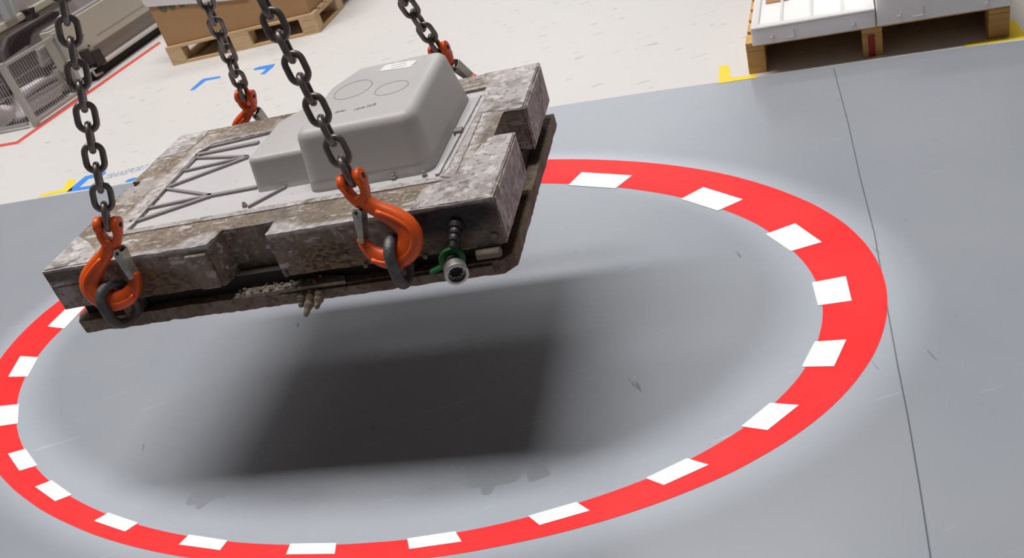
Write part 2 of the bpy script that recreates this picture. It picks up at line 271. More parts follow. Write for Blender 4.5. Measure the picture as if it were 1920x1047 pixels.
for q in DASH:
    if q in DASH[17:]: continue
    obj('white_dash', slab([at(*p) for p in q], .0022, .0012), MT['ring_white'], rg)
# ------------------------------------------------------------ tapes and prints on the white floor
def floor_thing(name, polys, m, label, cat, group=None, z=.0015):
    bm = bmn()
    for q in polys: prism(bm, [tuple(at(*p)[:2]) for p in q], 0, z)
    o = obj(name, bm, m); return tag(o, label, cat, group)
floor_thing('yellow_corner_tape', [[(1347, 157), (1349, 124), (1366, 122), (1371, 146), (1420, 139.5), (1420, 146)]], MT['yellow'], 'yellow corner tape at the left foot of the pallet with foam boxes', 'tape')
floor_thing('yellow_corner_tape', [[(1808, 88), (1812, 81), (1893, 69), (1889, 40), (1903, 38), (1922, 66), (1922, 72)]], MT['yellow'], 'yellow corner tape at the right foot of the pallet with foam boxes', 'tape')
floor_thing('yellow_corner_tape', [[(72, 370), (80, 364), (118, 355), (128, 337), (142, 337), (134, 358)]], MT['yellow'], 'yellow corner tape left of the blue triangle mark', 'tape')
floor_thing('blue_triangle_tape', [[(124, 361), (160, 331), (200, 322), (196, 328), (166, 336), (148, 352), (205, 343), (203, 349)]], MT['blue'], 'blue triangular tape mark at the white floor edge', 'tape')
floor_thing('blue_oval_mark', [[(234, 342), (240, 337), (252, 333.5), (258, 333.5), (252, 338), (244, 341.5)]], MT['blue'], 'small solid blue oval mark beside the cast block', 'floor mark')
floor_thing('blue_angle_tape', [[(356, 170), (376, 151.5), (382, 148), (413, 143), (413, 146.5), (386, 151.5), (364, 169)]], MT['blue'], 'blue bent tape mark behind the left chain, further left of two', 'tape')
floor_thing('blue_angle_tape', [[(475, 129.5), (486, 125.5), (516, 120), (512, 126), (496, 139.5), (488, 139.5), (500, 129), (477, 132)]], MT['blue'], 'blue arrowhead tape mark between the two near chains', 'tape')
floor_thing('red_floor_line', [[(-60, 281.5), (31, 265.5), (298, 78.5), (302, 81), (33.5, 270), (-60, 286.5)]], MT['red_line'], 'red painted line bending past the wire fence', 'floor line')
def text_mesh(txt, extrude, shear, m, name):
    cu = bpy.data.curves.new(name, 'FONT'); cu.body = txt; cu.size = 1; cu.extrude = extrude; cu.shear = shear
    t = bpy.data.objects.new('t', cu); C.objects.link(t); bpy.context.view_layer.update()
    me = bpy.data.meshes.new_from_object(t.evaluated_get(bpy.context.evaluated_depsgraph_get())); bpy.data.objects.remove(t)
    me.materials.clear(); me.materials.append(m); o = bpy.data.objects.new(name, me); C.objects.link(o); return o
to = text_mesh('TRANSPORT', 0, .3, MT['faded'], 'floor_lettering')
a, b, c_ = at(190, 339), at(268, 324), at(196, 329)
ex_ = (b-a)/5.9; ey_ = (c_-a)/.72
to.matrix_world = Matrix(((ex_.x, ey_.x, 0, a.x), (ex_.y, ey_.y, 0, a.y), (0, 0, 1, .001), (0, 0, 0, 1)))
tag(to, 'faded blue lettering on the white floor above the blue oval', 'lettering')
# ------------------------------------------------------------ the mould
ZT = .72
A = at(78, 510, ZT); B = at(922, 371, ZT); ex = (B-A).normalized(); ey = Vector((-ex.y, ex.x, 0))
MF = rect_frame(Vector((A.x, A.y, 0)), ex)                         # mould frame: x along the front edge, y to the back, z up
def mo(px, py, z=ZT):
    p = MF.inverted() @ at(px, py, z); return p.x, p.y
W_, D_ = 1.218, .79
mould = empty('casting_mould', MF @ Matrix.Translation((W_/2, D_/2, .52)), 'soiled rectangular metal casting mould with grey cover hanging from four chains', 'mould')
out = [(0, 0), (.486, 0), (.504, .062), (.648, .062), (.650, 0), (W_, 0), (W_, .328), (1.160, .332), (1.162, .475), (W_, .472), (W_, D_), (0, D_),
       (0, .475), (.032, .47), (.030, .435), (0, .43)]
inn = [(.172, .152), (1.055, .148), (1.078, .676), (.195, .660), (.158, .615)]
bm = bmn()
o1 = [bm.verts.new((x, y, ZT)) for x, y in out]; i1 = [bm.verts.new((x, y, ZT)) for x, y in inn]
E1 = [bm.edges.new((L[i], L[(i+1) % len(L)])) for L in (o1, i1) for i in range(len(L))]
bmesh.ops.triangle_fill(bm, edges=E1, use_beauty=True)
top = list(bm.faces)
bmesh.ops.subdivide_edges(bm, edges=[e for e in bm.edges if e.calc_length() > .03], cuts=5, use_grid_fill=True)
bmesh.ops.subdivide_edges(bm, edges=[e for e in bm.edges if e.calc_length() > .04], cuts=2, use_grid_fill=True)
bm.normal_update()
top = list(bm.faces)
ext = bmesh.ops.extrude_face_region(bm, geom=top)
for v in [g for g in ext['geom'] if isinstance(g, bmesh.types.BMVert)]: v.co.z = .60
def chipped(bm, amt, seed=0):
    for v in bm.verts:
        n = .7*noise.noise_vector(v.co*17+Vector((seed, 0, 0))) + .8*noise.noise_vector(v.co*70)
        v.co += n*amt
chipped(bm, .0022)
body = obj('frame_block', bm, MT['mould'], mould, MF, bevel=.0035, seg=2)
# pale crusted pads lying on the four corners of the frame
def pad(pts, h=.003, z=ZT):
    bm = prism(bmn(), pts, z-.002, z+h); bmesh.ops.triangulate(bm, faces=[f for f in bm.faces if len(f.verts) > 4]); 
    return bm
obj('crusted_pad', pad([(.004, .004), (.15, .006), (.13, .06), (.07, .12), (.004, .17)]), MT['pale'], mould, MF, bevel=.002)
obj('crusted_pad', pad([(.004, .62), (.10, .64), (.12, .72), (.11, .786), (.004, .786)]), MT['pale'], mould, MF, bevel=.002)
obj('crusted_pad', pad([(1.085, .50), (1.158, .482), (1.214, .476), (1.214, .786), (1.05, .786), (1.085, .68)]), MT['pale'], mould, MF, bevel=.002)
obj('crusted_pad', pad([(1.02, .004), (1.214, .004), (1.214, .325), (1.155, .328), (1.13, .26), (1.10, .14), (1.03, .10)]), MT['pale'], mould, MF, bevel=.002)
# pale rim strips round the recess
for q in ([(.15, .13), (1.08, .125), (1.058, .148), (.172, .152)], [(1.10, .13), (1.10, .69), (1.078, .676), (1.058, .148)], [(.172, .152), (.158, .615), (.138, .622), (.15, .13)], [(1.078, .676), (1.10, .69), (.188, .676), (.138, .622), (.158, .615), (.195, .660)]):
    obj('recess_rim', pad(q, .0025), MT['pale'], mould, MF)
# side faces: crust patches
obj('crusted_face', box(bmn(), 1.2165, 1.2205, .010, .315, .605, .715), MT['pale'], mould, MF, bevel=.002)
obj('crusted_face', box(bmn(), 1.2165, 1.2215, .482, .78, .604, .715), MT['pale'], mould, MF, bevel=.002)
bm = upr(bmn(), [(.425, .602), (.418, .70), (.478, .700), (.480, .602)], -.012, .002); obj('face_rib', bm, MT['mould'], mould, MF, bevel=.003)
bm = upr(bmn(), [(.0, .602), (.0, .668), (.16, .672), (.175, .602)], -.003, .002); obj('face_rib', bm, MT['mould'], mould, MF, bevel=.003)
# gap core and bottom plate
obj('gap_core', box(bmn(), .03, W_-.03, .03, D_-.03, .558, .603), MT['gap'], mould, MF)
bm = bmn(); pl = [(.02, -.004), (.30, .0), (.60, -.002), (.90, .002), (1.19, .0), (1.218, .03), (1.222, D_), (.0, D_), (.0, .03)]
prism(bm, pl, .52, .558); bmesh.ops.subdivide_edges(bm, edges=[e for e in bm.edges if e.calc_length() > .2], cuts=44, use_grid_fill=True)
bmesh.ops.triangulate(bm, faces=[f for f in bm.faces if len(f.verts) > 4]); chipped(bm, .0026, 3)
obj('bottom_plate', bm, MT['rust'], mould, MF, bevel=.004)
obj('plate_lip', box(bmn(), .62, 1.17, -.008, .0, .528, .552), MT['rust'], mould, MF, bevel=.002)
# recess panel with ribs
ZP = .713
obj('recess_panel', prism(bmn(), [(.160, .14), (1.068, .136), (1.09, .688), (.19, .672), (.146, .62)], .612, ZP), MT['panel'], mould, MF)
def rib(pts, wd=.010, h=.0075, m='rib'):
    P = [Vector((*mo(*p, ZP), ZP+h/2)) for p in pts]
    bm = bmn()
    for a, b in zip(P, P[1:]): bar(bm, a, b, wd*1.15, h)
    obj('rib', bm, MT[m], mould, MF, bevel=.0006)
for pts, wd in (([(367, 299), (245, 421)], .014), ([(369, 293), (486, 269.5)], .014), ([(369, 299), (466, 295.5)], .009), ([(348, 323), (466, 296)], .009), ([(312, 355), (466, 297)], .011),
                ([(312, 356.5), (398, 369)], .008), ([(277, 394), (398, 368)], .009), ([(250, 420), (399, 369), (484, 353)], .012), ([(466, 391), (537, 353)], .006), ([(383, 280), (500, 252)], .016)):
    rib(pts, wd)
for (x, y0, y1, wd) in ((1.050, .16, .62, .012), (1.068, .175, .60, .008)):
    obj('rail', bar(bmn(), (x, y0, ZP+.006), (x+.018, y1, ZP+.006), wd, .012), MT['panel'], mould, MF, bevel=.0015)
obj('clip', box(bmn(), 1.045, 1.068, .375, .40, ZP, ZP+.02), MT['rib'], mould, MF, bevel=.002)
for p in ((460, 388), (739, 337), (797, 331), (371, 296), (249, 421)):
    x, y = mo(*p, ZP); obj('bolt', lathe(bmn(), [(0, .007), (.008, .007), (.010, .004), (.014, .004)], (x, y, ZP), (0, 0, 1), 8), MT['rib'], mould, MF)
# the cover: high bulge and lower step
def roundpoly(pts, r, k=6):
    o = []; n = len(pts)
    for i in range(n):
        a, b, c = (Vector(pts[(i+j) % n]) for j in (-1, 0, 1)); u = (a-b).normalized(); v = (c-b).normalized()
        ang = u.angle(v); d = min(r/math.tan(ang/2), .45*min((a-b).length, (c-b).length))
        p, q = b+u*d, b+v*d
        for s in range(k+1):
            t = s/k; o.append(tuple((1-t)**2*p+2*t*(1-t)*b+t*t*q))
    return o
def cover(pts0, pts1, z0, z1, rc, rf):
    bm = bmn(); lo = roundpoly(pts0, rc); hi = roundpoly(pts1, rc); n = len(lo); cxm = sum(p[0] for p in hi)/n; cym = sum(p[1] for p in hi)/n
    rings = []
    def lerp(a, b, t): return [(p[0]*(1-t)+q[0]*t, p[1]*(1-t)+q[1]*t) for p, q in zip(a, b)]
    def inset(P, d):
        o = []
        for i in range(n):
            a = Vector(P[i-1]); b = Vector(P[(i+1) % n]); t = (b-a).normalized(); o.append((P[i][0]-t.y*d, P[i][1]+t.x*d))
        return o
    H_ = z1-z0
    for s in range(5): rings.append((lerp(lo, hi, s/4*(1-rf/H_)), z0+s/4*(H_-rf)))
    base = rings[-1][0]
    for s in range(1, 7):
        a = s/6*math.pi/2; rings.append((inset(base, rf*(1-math.cos(a))), z1-rf+rf*math.sin(a)))
    V = [[bm.verts.new((x, y, z)) for x, y in P] for P, z in rings]
    for a, b in zip(V, V[1:]):
        for i in range(n): bm.faces.new((a[i], a[(i+1) % n], b[(i+1) % n], b[i]))
    bm.faces.new(V[-1]); bm.faces.new(V[0][::-1]); return bm
obj('cover_step', cover([(.512, .258), (.76, .258), (.76, .62), (.590, .62), (.512, .52)], [(.516, .272), (.76, .272), (.76, .615), (.590, .61), (.514, .50)], ZP, .806, .022, .016), MT['dome'], mould, MF, smooth=True)
dome = obj('cover_bulge', cover([(.688, .194), (1.030, .194), (1.033, .66), (.745, .66), (.688, .55)], [(.690, .232), (1.014, .228), (1.006, .645), (.742, .645), (.690, .515)], ZP, .866, .044, .030), MT['dome'], mould, MF, smooth=True)
dome.modifiers.new('normals', 'WEIGHTED_NORMAL')
for s in (body, dome):
    pass
# marks on the cover
def oval(px, py, a, b, m, name, z=.866, n=40, wd=.0035):
    x, y = mo(px, py, z); bm = bmn(); sweep(bm, [(x+a*math.cos(t), y+b*math.sin(t), z) for t in [2*math.pi*k/n for k in range(n)]], (wd/2, .0012), True, 6, ref=Vector((0, 0, 1)))
    return obj(name, bm, m, dome, MF, smooth=True)
oval(662, 168, .052, .060, MT['oval'], 'oval_moulding'); oval(734, 165, .046, .042, MT['oval'], 'oval_moulding')
lb = [mo(*p, .8665) for p in ((711, 134), (721, 124), (742, 117), (783, 113), (769, 126))]
obj('label_sticker', prism(bmn(), lb, .8655, .8672), MT['paper'], dome, MF)
def lettering(body_, px0, px1, h, z, m, name, parent):
    o = text_mesh(body_, .02, 0, m, name)
    a = Vector((*mo(*px0, z), z)); b = Vector((*mo(*px1, z), z)); L_ = (b-a); n_ = len(body_)*.60; e1 = L_/n_; e2 = Vector((0, 0, 1)).cross(L_.normalized())*h
    M = MF @ Matrix(((e1.x, e2.x, 0, a.x), (e1.y, e2.y, 0, a.y), (0, 0, .02, a.z), (0, 0, 0, 1)))
    o.parent = parent; o.matrix_basis = WM[parent].inverted() @ M; return o
lettering('BMC 9N01', (706, 193), (662, 205), .020, .8662, MT['ink'], 'stencilled_lettering', dome)
lettering('18032', (650, 205), (625, 211), .014, .8662, MT['ink'], 'stencilled_lettering', dome)
for k in range(3):
    a = mo(733, 128-4*k, .8672); b = mo(762, 122-4*k, .8672)
    obj('label_print', bar(bmn(), (*a, .8673), (*b, .8673), .0015, .0006), MT['ink'], dome, MF)
# things on the front face
def mfd(v): return Vector(v)
nz_ = bmn(); lathe(nz_, [(0, .017), (.012, .017), (.014, .013), (.022, .0155), (.027, .0155), (.029, .012), (.037, .0145), (.043, .0145), (.045, .011), (.058, .011), (.060, .008)], (1.118, .002, .672), (-.16, -.75, -.62), 20)
obj('hose_connector', nz_, MT['black'], mould, MF, smooth=False)
cp = empty  # (the coupling is a part of the mould: its pieces are sub-parts)
cE = Vector((1.113, -.088, .590)); cD = ((MF.inverted() @ Vector((0, 0, CAMH)) - cE).normalized() + Vector((.0, -.05, -.55))).normalized(); cA = cE - cD*.085
coup = obj('pipe_coupling', lathe(bmn(), [(0, .017), (.030, .017), (.032, .020), (.038, .020), (.04, .017), (.052, .017)], cA, cD, 24), MT['black'], mould, MF)
prof = [(.050, .018), (.052, .024)]
for k in range(4): prof += [(.056+k*.005, .026), (.0585+k*.005, .024)]
prof += [(.077, .0275), (.084, .0275), (.085, .025), (.085, .0205), (.070, .0195), (.068, .001)]
obj('knurled_sleeve', lathe(bmn(), prof, cA, cD, 32), MT['silver'], coup, MF)
obj('sleeve_bore', lathe(bmn(), [(.0685, .0185), (.0695, .017)], cA, cD, 24), MT['gap'], coup, MF)
for k in range(10):
    s = cD.orthogonal().normalized(); t = cD.cross(s); a = math.pi*2*k/10
    obj('bore_pin', lathe(bmn(), [(.069, .0016), (.078, .0012)], cA+(s*math.cos(a)+t*math.sin(a))*.0155, cD, 8), MT['silver'], coup, MF)
gr = bmn(); lathe(gr, [(.012, .018), (.012, .031), (.022, .031), (.022, .018)], cA, cD, 28); 
obj('green_collar', gr, MT['green'], coup, MF, bevel=.001)
gt = bmn(); bar(gt, cA+cD*.017+Vector((-.02, 0, -.012)), cA+cD*.02+Vector((-.062, 0, -.024)), .016, .008); obj('green_tab', gt, MT['green'], coup, MF, bevel=.002)
obj('side_pipe', lathe(bmn(), [(0, .012), (.055, .012), (.057, .009)], (1.145, -.012, .588), (1, 0, .0), 16), MT['rust'], mould, MF)
obj('screw', lathe(bmn(), [(0, .008), (.004, .008), (.005, .004)], (1.195, -.001, .625), (0, -1, 0), 12), MT['rust'], mould, MF)
for (x, z, k, dx) in ((.675, .540, .6, -.1), (.700, .540, 1.15, -.25), (.726, .545, .9, -.2)):
    obj('grease_nozzle', lathe(bmn(), [(0, .013), (.010, .014), (.016*k, .011), (.024*k, .013), (.034*k, .008), (.044*k, .007), (.05*k, .004)], (x, -.004, z), (dx, -1, -.62), 14), MT['rust'], mould, MF)
for (x, z) in ((.66, .608), (.868, .60), (.83, .635), (.70, .552), (1.02, .60)):
    obj('screw', lathe(bmn(), [(0, .006), (.006, .006), (.007, .003)], (x, -.002, z), (0, -1, 0), 10), MT['rust'], mould, MF)
# a heap of slag crumbs in the front notch: countless, one part
rnd = random.Random(3); bm = bmn()
for k in range(170):
    r = rnd.uniform(.002, .0065); x = rnd.gauss(.60, .06); x = min(max(x, .50), .76); y = rnd.uniform(-.004, .05)
    if x > .648 or x < .505: y = rnd.uniform(-.004, .02)
    z = .5585+r*.6+abs(rnd.gauss(0, .006))
    M = Matrix.Translation((x, y, z)) @ Matrix.Rotation(rnd.uniform(0, 6), 4, 'X') @ Matrix.Diagonal((1, rnd.uniform(.6, 1.2), .7, 1))
    bmesh.ops.create_icosphere(bm, subdivisions=1, radius=r, matrix=M)
obj('slag_crumbs', bm, MT['mould'], mould, MF, kind='stuff')
bm = bmn(); prism(bm, [(.515, -.003), (.80, -.003), (.79, .02), (.645, .055), (.512, .055)], .557, .566); chipped(bm, .002, 8); obj('slag_layer', bm, MT['mould'], mould, MF)
# ------------------------------------------------------------ lifting gear
def stadium(a, r, n=10):
    """closed loop in xz: straight sides 2a long, end radius r"""
    return [(r*math.cos(t), 0, a+r*math.sin(t)) for t in [math.pi*k/n for k in range(n+1)]] + [(r*math.cos(t), 0, -a+r*math.sin(t)) for t in [math.pi+math.pi*k/n for k in range(n+1)]]
PITCH_, WIRE = .048, .0150
bm = bmn(); rr = .0195; sweep(bm, stadium((PITCH_+WIRE)/2-rr, rr), WIRE/2, True, 12)
link_me = bpy.data.meshes.new('chain_link'); bmesh.ops.recalc_face_normals(bm, faces=bm.faces); bm.to_mesh(link_me); bm.free(); link_me.materials.append(MT['steel'])
for p in link_me.polygons: p.use_smooth = True
# hook shape, pin at the origin, tip towards +x, pin along x, load at the bottom
def hook_parts(parent, flip):
    s = -1 if flip else 1
    P = [(0, -.040), (-.004, -.060), (-.018, -.088), (-.038, -.118), (-.050, -.150), (-.047, -.182), (-.028, -.208), (.002, -.218), (.032, -.208), (.052, -.184), (.060, -.156), (.060, -.138)]
    R = [(.019, .017), (.017, .016), (.018, .016), (.022, .018), (.026, .020), (.029, .021), (.029, .021), (.027, .020), (.023, .019), (.018, .016), (.012, .013), (.007, .009)]
    P = [(a - .020*min(1, max(0, (-z-.05)/.12)), z*.90) for a, z in P]
    # refine
    PP = []; RR = []
    for i in range(len(P)-1):
        a = P[max(0, i-1)]; b = P[i]; c = P[i+1]; d = P[min(len(P)-1, i+2)]
        for k in range(3):
            t = k/3; q = [.5*((2*b[j])+(c[j]-a[j])*t+(2*a[j]-5*b[j]+4*c[j]-d[j])*t*t+(3*b[j]-a[j]-3*c[j]+d[j])*t**3) for j in (0, 1)]
            PP.append((s*q[0], 0, q[1])); RR.append(tuple(R[i][j]*(1-t)+R[i+1][j]*t for j in (0, 1)))
    PP.append((s*P[-1][0], 0, P[-1][1])); RR.append(R[-1])
    bm = bmn(); sweep(bm, PP, RR, n=16, power=.75)
    for e in (-1, 1):                                              # the two ears of the clevis
        sweep(bm, [(e*.005, 0, -.054), (e*.013, 0, -.043), (e*.0195, 0, -.028), (e*.021, 0, -.006), (e*.021, 0, .010), (e*.021, 0, .019)],
              [(.013, .015), (.010, .018), (.0085, .020), (.008, .022), (.008, .018), (.0065, .009)], n=16, power=.8)
        lathe(bm, [(0, .021), (.015, .021), (.0165, .019)], (e*.013, 0, 0), (e, 0, 0), 24)
    # raised rim along the outside of the bowl
    rim = [(p[0], 0, p[2]) for p in PP[6:27]]
    for yy in (-.0165, .0165):
        sweep(bm, [(p[0]+(p[0]+s*.018)*.20, yy, p[2]*1.025) for p in rim], .0055, n=8)
    body_ = obj('hook_body', bm, MT['orange'], parent, smooth=True, local=True)
    obj('load_pin', lathe(bmn(), [(0, .0068), (.062, .0068)], (-.031, 0, 0), (1, 0, 0), 16), MT['gap'], parent, local=True)
    # latch: two cheeks and a back
    a = Vector((s*.017, 0, -.068)); b = Vector((s*.038, 0, -.136)); d = (b-a).normalized(); q = Vector((d.z, 0, -d.x))*s*-1
    bm = bmn()
    for yy in (-.0175, .0175):
        pts = [a-d*.010+q*.004, a-d*.010-q*.006, a-q*.012, b-q*.005, b+q*.006, a+q*.011]
        lo = [bm.verts.new(p+Vector((0, yy-.0015, 0))) for p in pts]; hi = [bm.verts.new(p+Vector((0, yy+.0015, 0))) for p in pts]
        bm.faces.new(lo[::-1]); bm.faces.new(hi)
        for i in range(6): bm.faces.new((lo[i], lo[(i+1) % 6], hi[(i+1) % 6], hi[i]))
    pts = [a+q*.011, b+q*.006, b+q*.003, a+q*.008]
    lo = [bm.verts.new(p+Vector((0, -.0175, 0))) for p in pts]; hi = [bm.verts.new(p+Vector((0, .0175, 0))) for p in pts]
    bm.faces.new(lo[::-1]); bm.faces.new(hi)
    for i in range(4): bm.faces.new((lo[i], lo[(i+1) % 4], hi[(i+1) % 4], hi[i]))
    la = obj('safety_latch', bm, MT['zinc'], parent, local=True, bevel=.001)
    obj('latch_pin', lathe(bmn(), [(0, .004), (.041, .004)], (a.x, -.0205, a.z), (0, 1, 0), 12), MT['gap'], la, local=True)
APEX = MF @ Vector((.60, .355, 2.40))
LEGS = [  # name, pin (mould frame), apex shift, hook length factor, flip, twist start, twist per link, labels
 dict(pin=(.272, -.012, .822), ap=(.0, .0, 0), flip=False, tw=.32, dt=.0, hx=(.99, -.10),
      hl='orange clevis hook at the left front corner, tip to the right', cl='dark steel chain rising from the left front hook'),
 dict(pin=(.931, -.030, .834), ap=(.0, .0, 0), flip=True, tw=.22, dt=.0, hx=(.95, -.30),
      hl='orange clevis hook in front of the grey cover, tip to the left', cl='dark steel chain crossing in front of the grey cover'),
 dict(pin=(.250, .845, .787), ap=(.0, .0, 0), flip=False, tw=0, dt=.03, hx=(.93, -.35),
      hl='red-orange hook behind the far left edge of the mould', cl='thin-looking dark chain rising in front of the cardboard box'),
 dict(pin=(.918, .850, .799), ap=(.0, .0, 0), flip=False, tw=0, dt=.03, hx=(.93, -.35),
      hl='red-orange hook behind the grey cover at the far right', cl='dark chain rising behind the grey cover to the upper edge')]
hook_frames = []
for i, lg in enumerate(LEGS):
    P = MF @ Vector(lg['pin']); ap = APEX + Vector(lg['ap']); d = (ap-P).normalized()
    hx = Vector((*lg['hx'], 0)); X = (hx - d*hx.dot(d)).normalized(); Y = d.cross(X)
    M = Matrix((X, Y, d)).transposed().to_4x4(); M.translation = P
    hk = empty('clevis_hook', M, lg['hl'], 'hook', 'hooks holding the mould'); hook_parts(hk, lg['flip']); hook_frames.append(M)
    ch = empty('lifting_chain', M, lg['cl'], 'chain', 'chains of the lifting sling')
    z = -.0075+(PITCH_+WIRE)/2-WIRE/2+.0045; k = 0; Ltot = (ap-P).length; ang = math.pi/2+lg['tw']
    while z < Ltot-.12:
        o = bpy.data.objects.new('chain_link', link_me); C.objects.link(o); o.parent = ch
        o.matrix_basis = Matrix.Translation((0, 0, z)) @ Matrix.Rotation(ang, 4, 'Z')
        z += PITCH_; ang += math.pi/2+lg['dt']; k += 1
ml = bmn(); sweep(ml, stadium(.055, .06, 14), .013, True, 14)
obj_ = obj('master_link', ml, MT['steel'], frame=Matrix.Translation(APEX+Vector((0, 0, -.03))), smooth=True); tag(obj_, 'large steel master link gathering the four chains above the mould', 'master link')
# the rings of the mould that the hooks hold
def eye(center, hd, tilt=0, w_=.036, a=.019, wire=.0135):
    c = MF @ Vector(center); hd = Vector((*hd, 0)).normalized(); Zv = Vector((0, 0, 1)); Y = Zv.cross(hd)
    M = Matrix((hd, Y, Zv)).transposed().to_4x4() @ Matrix.Rotation(tilt, 4, 'X'); M.translation = c
    bm = bmn(); sweep(bm, stadium(a, w_, 12), wire, True, 14); obj('lifting_ring', bm, MT['ring'], mould, M, smooth=True)
for lg, M, hd in zip(LEGS, hook_frames, ((.74, .67), (.35, .94), (.72, .70), (.72, .70))):
    p = MF.inverted() @ (M @ Vector(((-1 if lg['flip'] else 1)*-.017, 0, -.193))); eye((p.x, p.y, p.z-.014), hd)
for x in (.202, .955):
    obj('eye_lug', box(bmn(), x-.02, x+.02, -.02, .03, .560, .600), MT['rust'], mould, MF, bevel=.004)
for x in (.20, .97):
    obj('eye_lug', box(bmn(), x-.02, x+.02, .76, .81, .560, .600), MT['rust'], mould, MF, bevel=.004)
# ------------------------------------------------------------ pallets
def pallet(name, M, L, Dp, Hh, bl, label, wood, perimeter, slats=7, depth_blocks=3):
    t = empty(name, M, label, 'pallet'); bd = .022; bd = .020; zb = bd if perimeter else 0
    xs = [(0, bl[0]), ((L-bl[1])/2, (L+bl[1])/2), (L-bl[0], L)]; ys = [(0, .10), ((Dp-.12)/2, (Dp+.12)/2), (Dp-.10, Dp)]
    for x0, x1 in xs:
        for y0, y1 in ys: obj('block', box(bmn(), x0, x1, y0, y1, zb, Hh-2*bd if not perimeter else Hh-2*bd), wood, t, M, bevel=.003)
    if perimeter:
        for y0, y1 in ys: obj('bottom_board', box(bmn(), 0, L, y0, y1, 0, bd-.0005), wood, t, M, bevel=.002)
        for x0, x1 in (xs[0], xs[2]): obj('bottom_board', box(bmn(), x0, x1, .101, ys[1][0]-.001, 0, bd-.0005), wood, t, M, bevel=.002)
    for x0, x1 in xs: obj('stringer_board', box(bmn(), x0, x1, 0, Dp, Hh-2*bd+.0005, Hh-bd-.0005), wood, t, M, bevel=.002)
    if not perimeter: obj('rear_light_stop', box(bmn(), xs[0][1]+.001, L-xs[0][1]-.001, Dp-.02, Dp, 0, Hh-bd-.001), wood, t, M)  # added at the back to keep light from under the pallet
    if not perimeter:
        for x0 in (.012, L-.024): obj('side_light_stop', box(bmn(), x0, x0+.012, .101, Dp-.101, 0, Hh-2*bd), wood, t, M)  # inset strips added to block light coming in from the sides
    wd = Dp/(slats*1.35)
    for k in range(slats):
        y = k*(Dp-wd)/(slats-1); 
        if k == 0: y = 0
        obj('deck_board', box(bmn(), 0, L, y, y+wd, Hh-bd, Hh), wood, t, M, bevel=.002)
    return t
a, b = at(325, 124), at(601, 61); LM = rect_frame(a, (b-a)); L1 = (b-a).length
lp = pallet('wooden_pallet', LM, L1, 1.0, .144, (.13, .16), 'pale wooden pallet under the large cardboard box', MT['wood'], True)
UL = Upright(a, b)
cb = empty('cardboard_box', LM @ Matrix.Translation((.02, .02, .146)), 'large brown cardboard box standing on the left pallet', 'box')
F2 = WM[cb]; BH = .72
bx = obj('carton', box(bmn(), -.01, L1-.05, .005, .95, 0, BH), MT['cardboard'], cb, F2, bevel=.004)
def ul(px, py, off=0): u, z = UL.uz(px, py); return (u-.02, z-.146)
fp = [ul(*p) for p in ((266, 10), (275, 14.5), (320, 11), (370, 8), (420, 3), (458, -1), (470, -16))]
z_hi = BH; fp = [(max(p[0], -.03), p[1]) for p in fp] + [(L1-.05, fp[-1][1]+.05), (L1-.05, z_hi), (-.03, z_hi)]
bm = upr(bmn(), fp, -.004, .004); obj('cloudy_film', bm, MT['film'], cb, F2)
for (px, py, a_, b_) in ((301, 13, .040, .042), (319, 13, .028, .030), (338, 10, .030, .022), (352, 7, .03, .015)):
    c0 = ul(px, py); bm = bmn(); upr(bm, [(c0[0]+a_*math.cos(t), c0[1]+b_*math.sin(t)) for t in [k*math.pi/8 for k in range(16)]], .002, .0046); obj('leaf_print', bm, MT['leaf'], cb, F2)
# right pallet with two foam boxes
a, b = at(1405, 140), at(1893, 68); RM = rect_frame(a, (b-a)); L2 = (b-a).length
rp = pallet('wooden_pallet', RM, L2, .95, .140, (.075, .078), 'amber wooden pallet under the two white foam boxes', MT['wood_dark'], False, slats=7)
UR = Upright(a, b)
xm = UR.uz(1619, 80)[0]; xn = UR.uz(1636, 80)[0]
obj('red_mark', box(bmn(), xm+.018, xn+.010, -.0015, .002, .002, .095), MT['redmark'], rp, RM)
z0 = .1415
OV = .045; UR0 = UR; UR = Upright(a+UR.n*OV, b+UR.n*OV)
u0_, _ = UR.uz(1411, 87); u1_, _ = UR.uz(1642, 49); uh, zh = UR.uz(1407, 57)
TR = RM @ Matrix.Translation((u0_, -OV, z0)); wt = u1_-u0_; ht = .078
tr = empty('foam_tray', TR, 'low open white foam tray on the left half of the right pallet', 'foam box')
bm = bmn(); box(bm, 0, wt, 0, .78, 0, ht*.86); obj('tray_floor', bm, MT['foam'], tr, TR, bevel=.003)
for q in ((0, wt, 0, .035, ht*.86, ht), (0, wt, .745, .78, ht*.86, ht), (0, .03, .035, .745, ht*.86, ht), (wt-.03, wt, .035, .745, ht*.86, ht)):
    obj('tray_wall', box(bmn(), *q), MT['foam'], tr, TR, bevel=.003)
for k in (1, 2, 3): obj('divider', box(bmn(), wt*k/4-.006, wt*k/4+.006, .036, .744, ht*.86, ht*.95), MT['foam'], tr, TR, bevel=.002)
obj('beige_insert', box(bmn(), .05, .15, .30, .42, ht*.86, ht*.93), MT['cardboard'], tr, TR, bevel=.002)
TB = RM @ Matrix.Translation((u1_+.006, -OV, z0)); ub, _ = UR.uz(1897, 9); wb = ub-u1_-.006
fb = empty('foam_box', TB, 'tall closed white foam box on the right half of the right pallet', 'foam box')
obj('box_shell', box(bmn(), 0, wb, 0, .78, 0, .26), MT['foam'], fb, TB, bevel=.004); obj('box_lid', box(bmn(), .002, wb-.002, .002, .778, .2605, .31), MT['foam'], fb, TB, bevel=.004)
def emboss(px, py, s, F, par, u_off):
    u, z = UR.uz(px, py); x = u-u_off; z -= z0; bm = bmn()
    for q in ((x-s, x+s, z-s, z-s+.004), (x+s-.004, x+s, z-s, z+s)): box(bm, q[0], q[1], -.003, .001, q[2], q[3])
    obj('moulded_square', bm, MT['foam'], par, F, bevel=.0008)
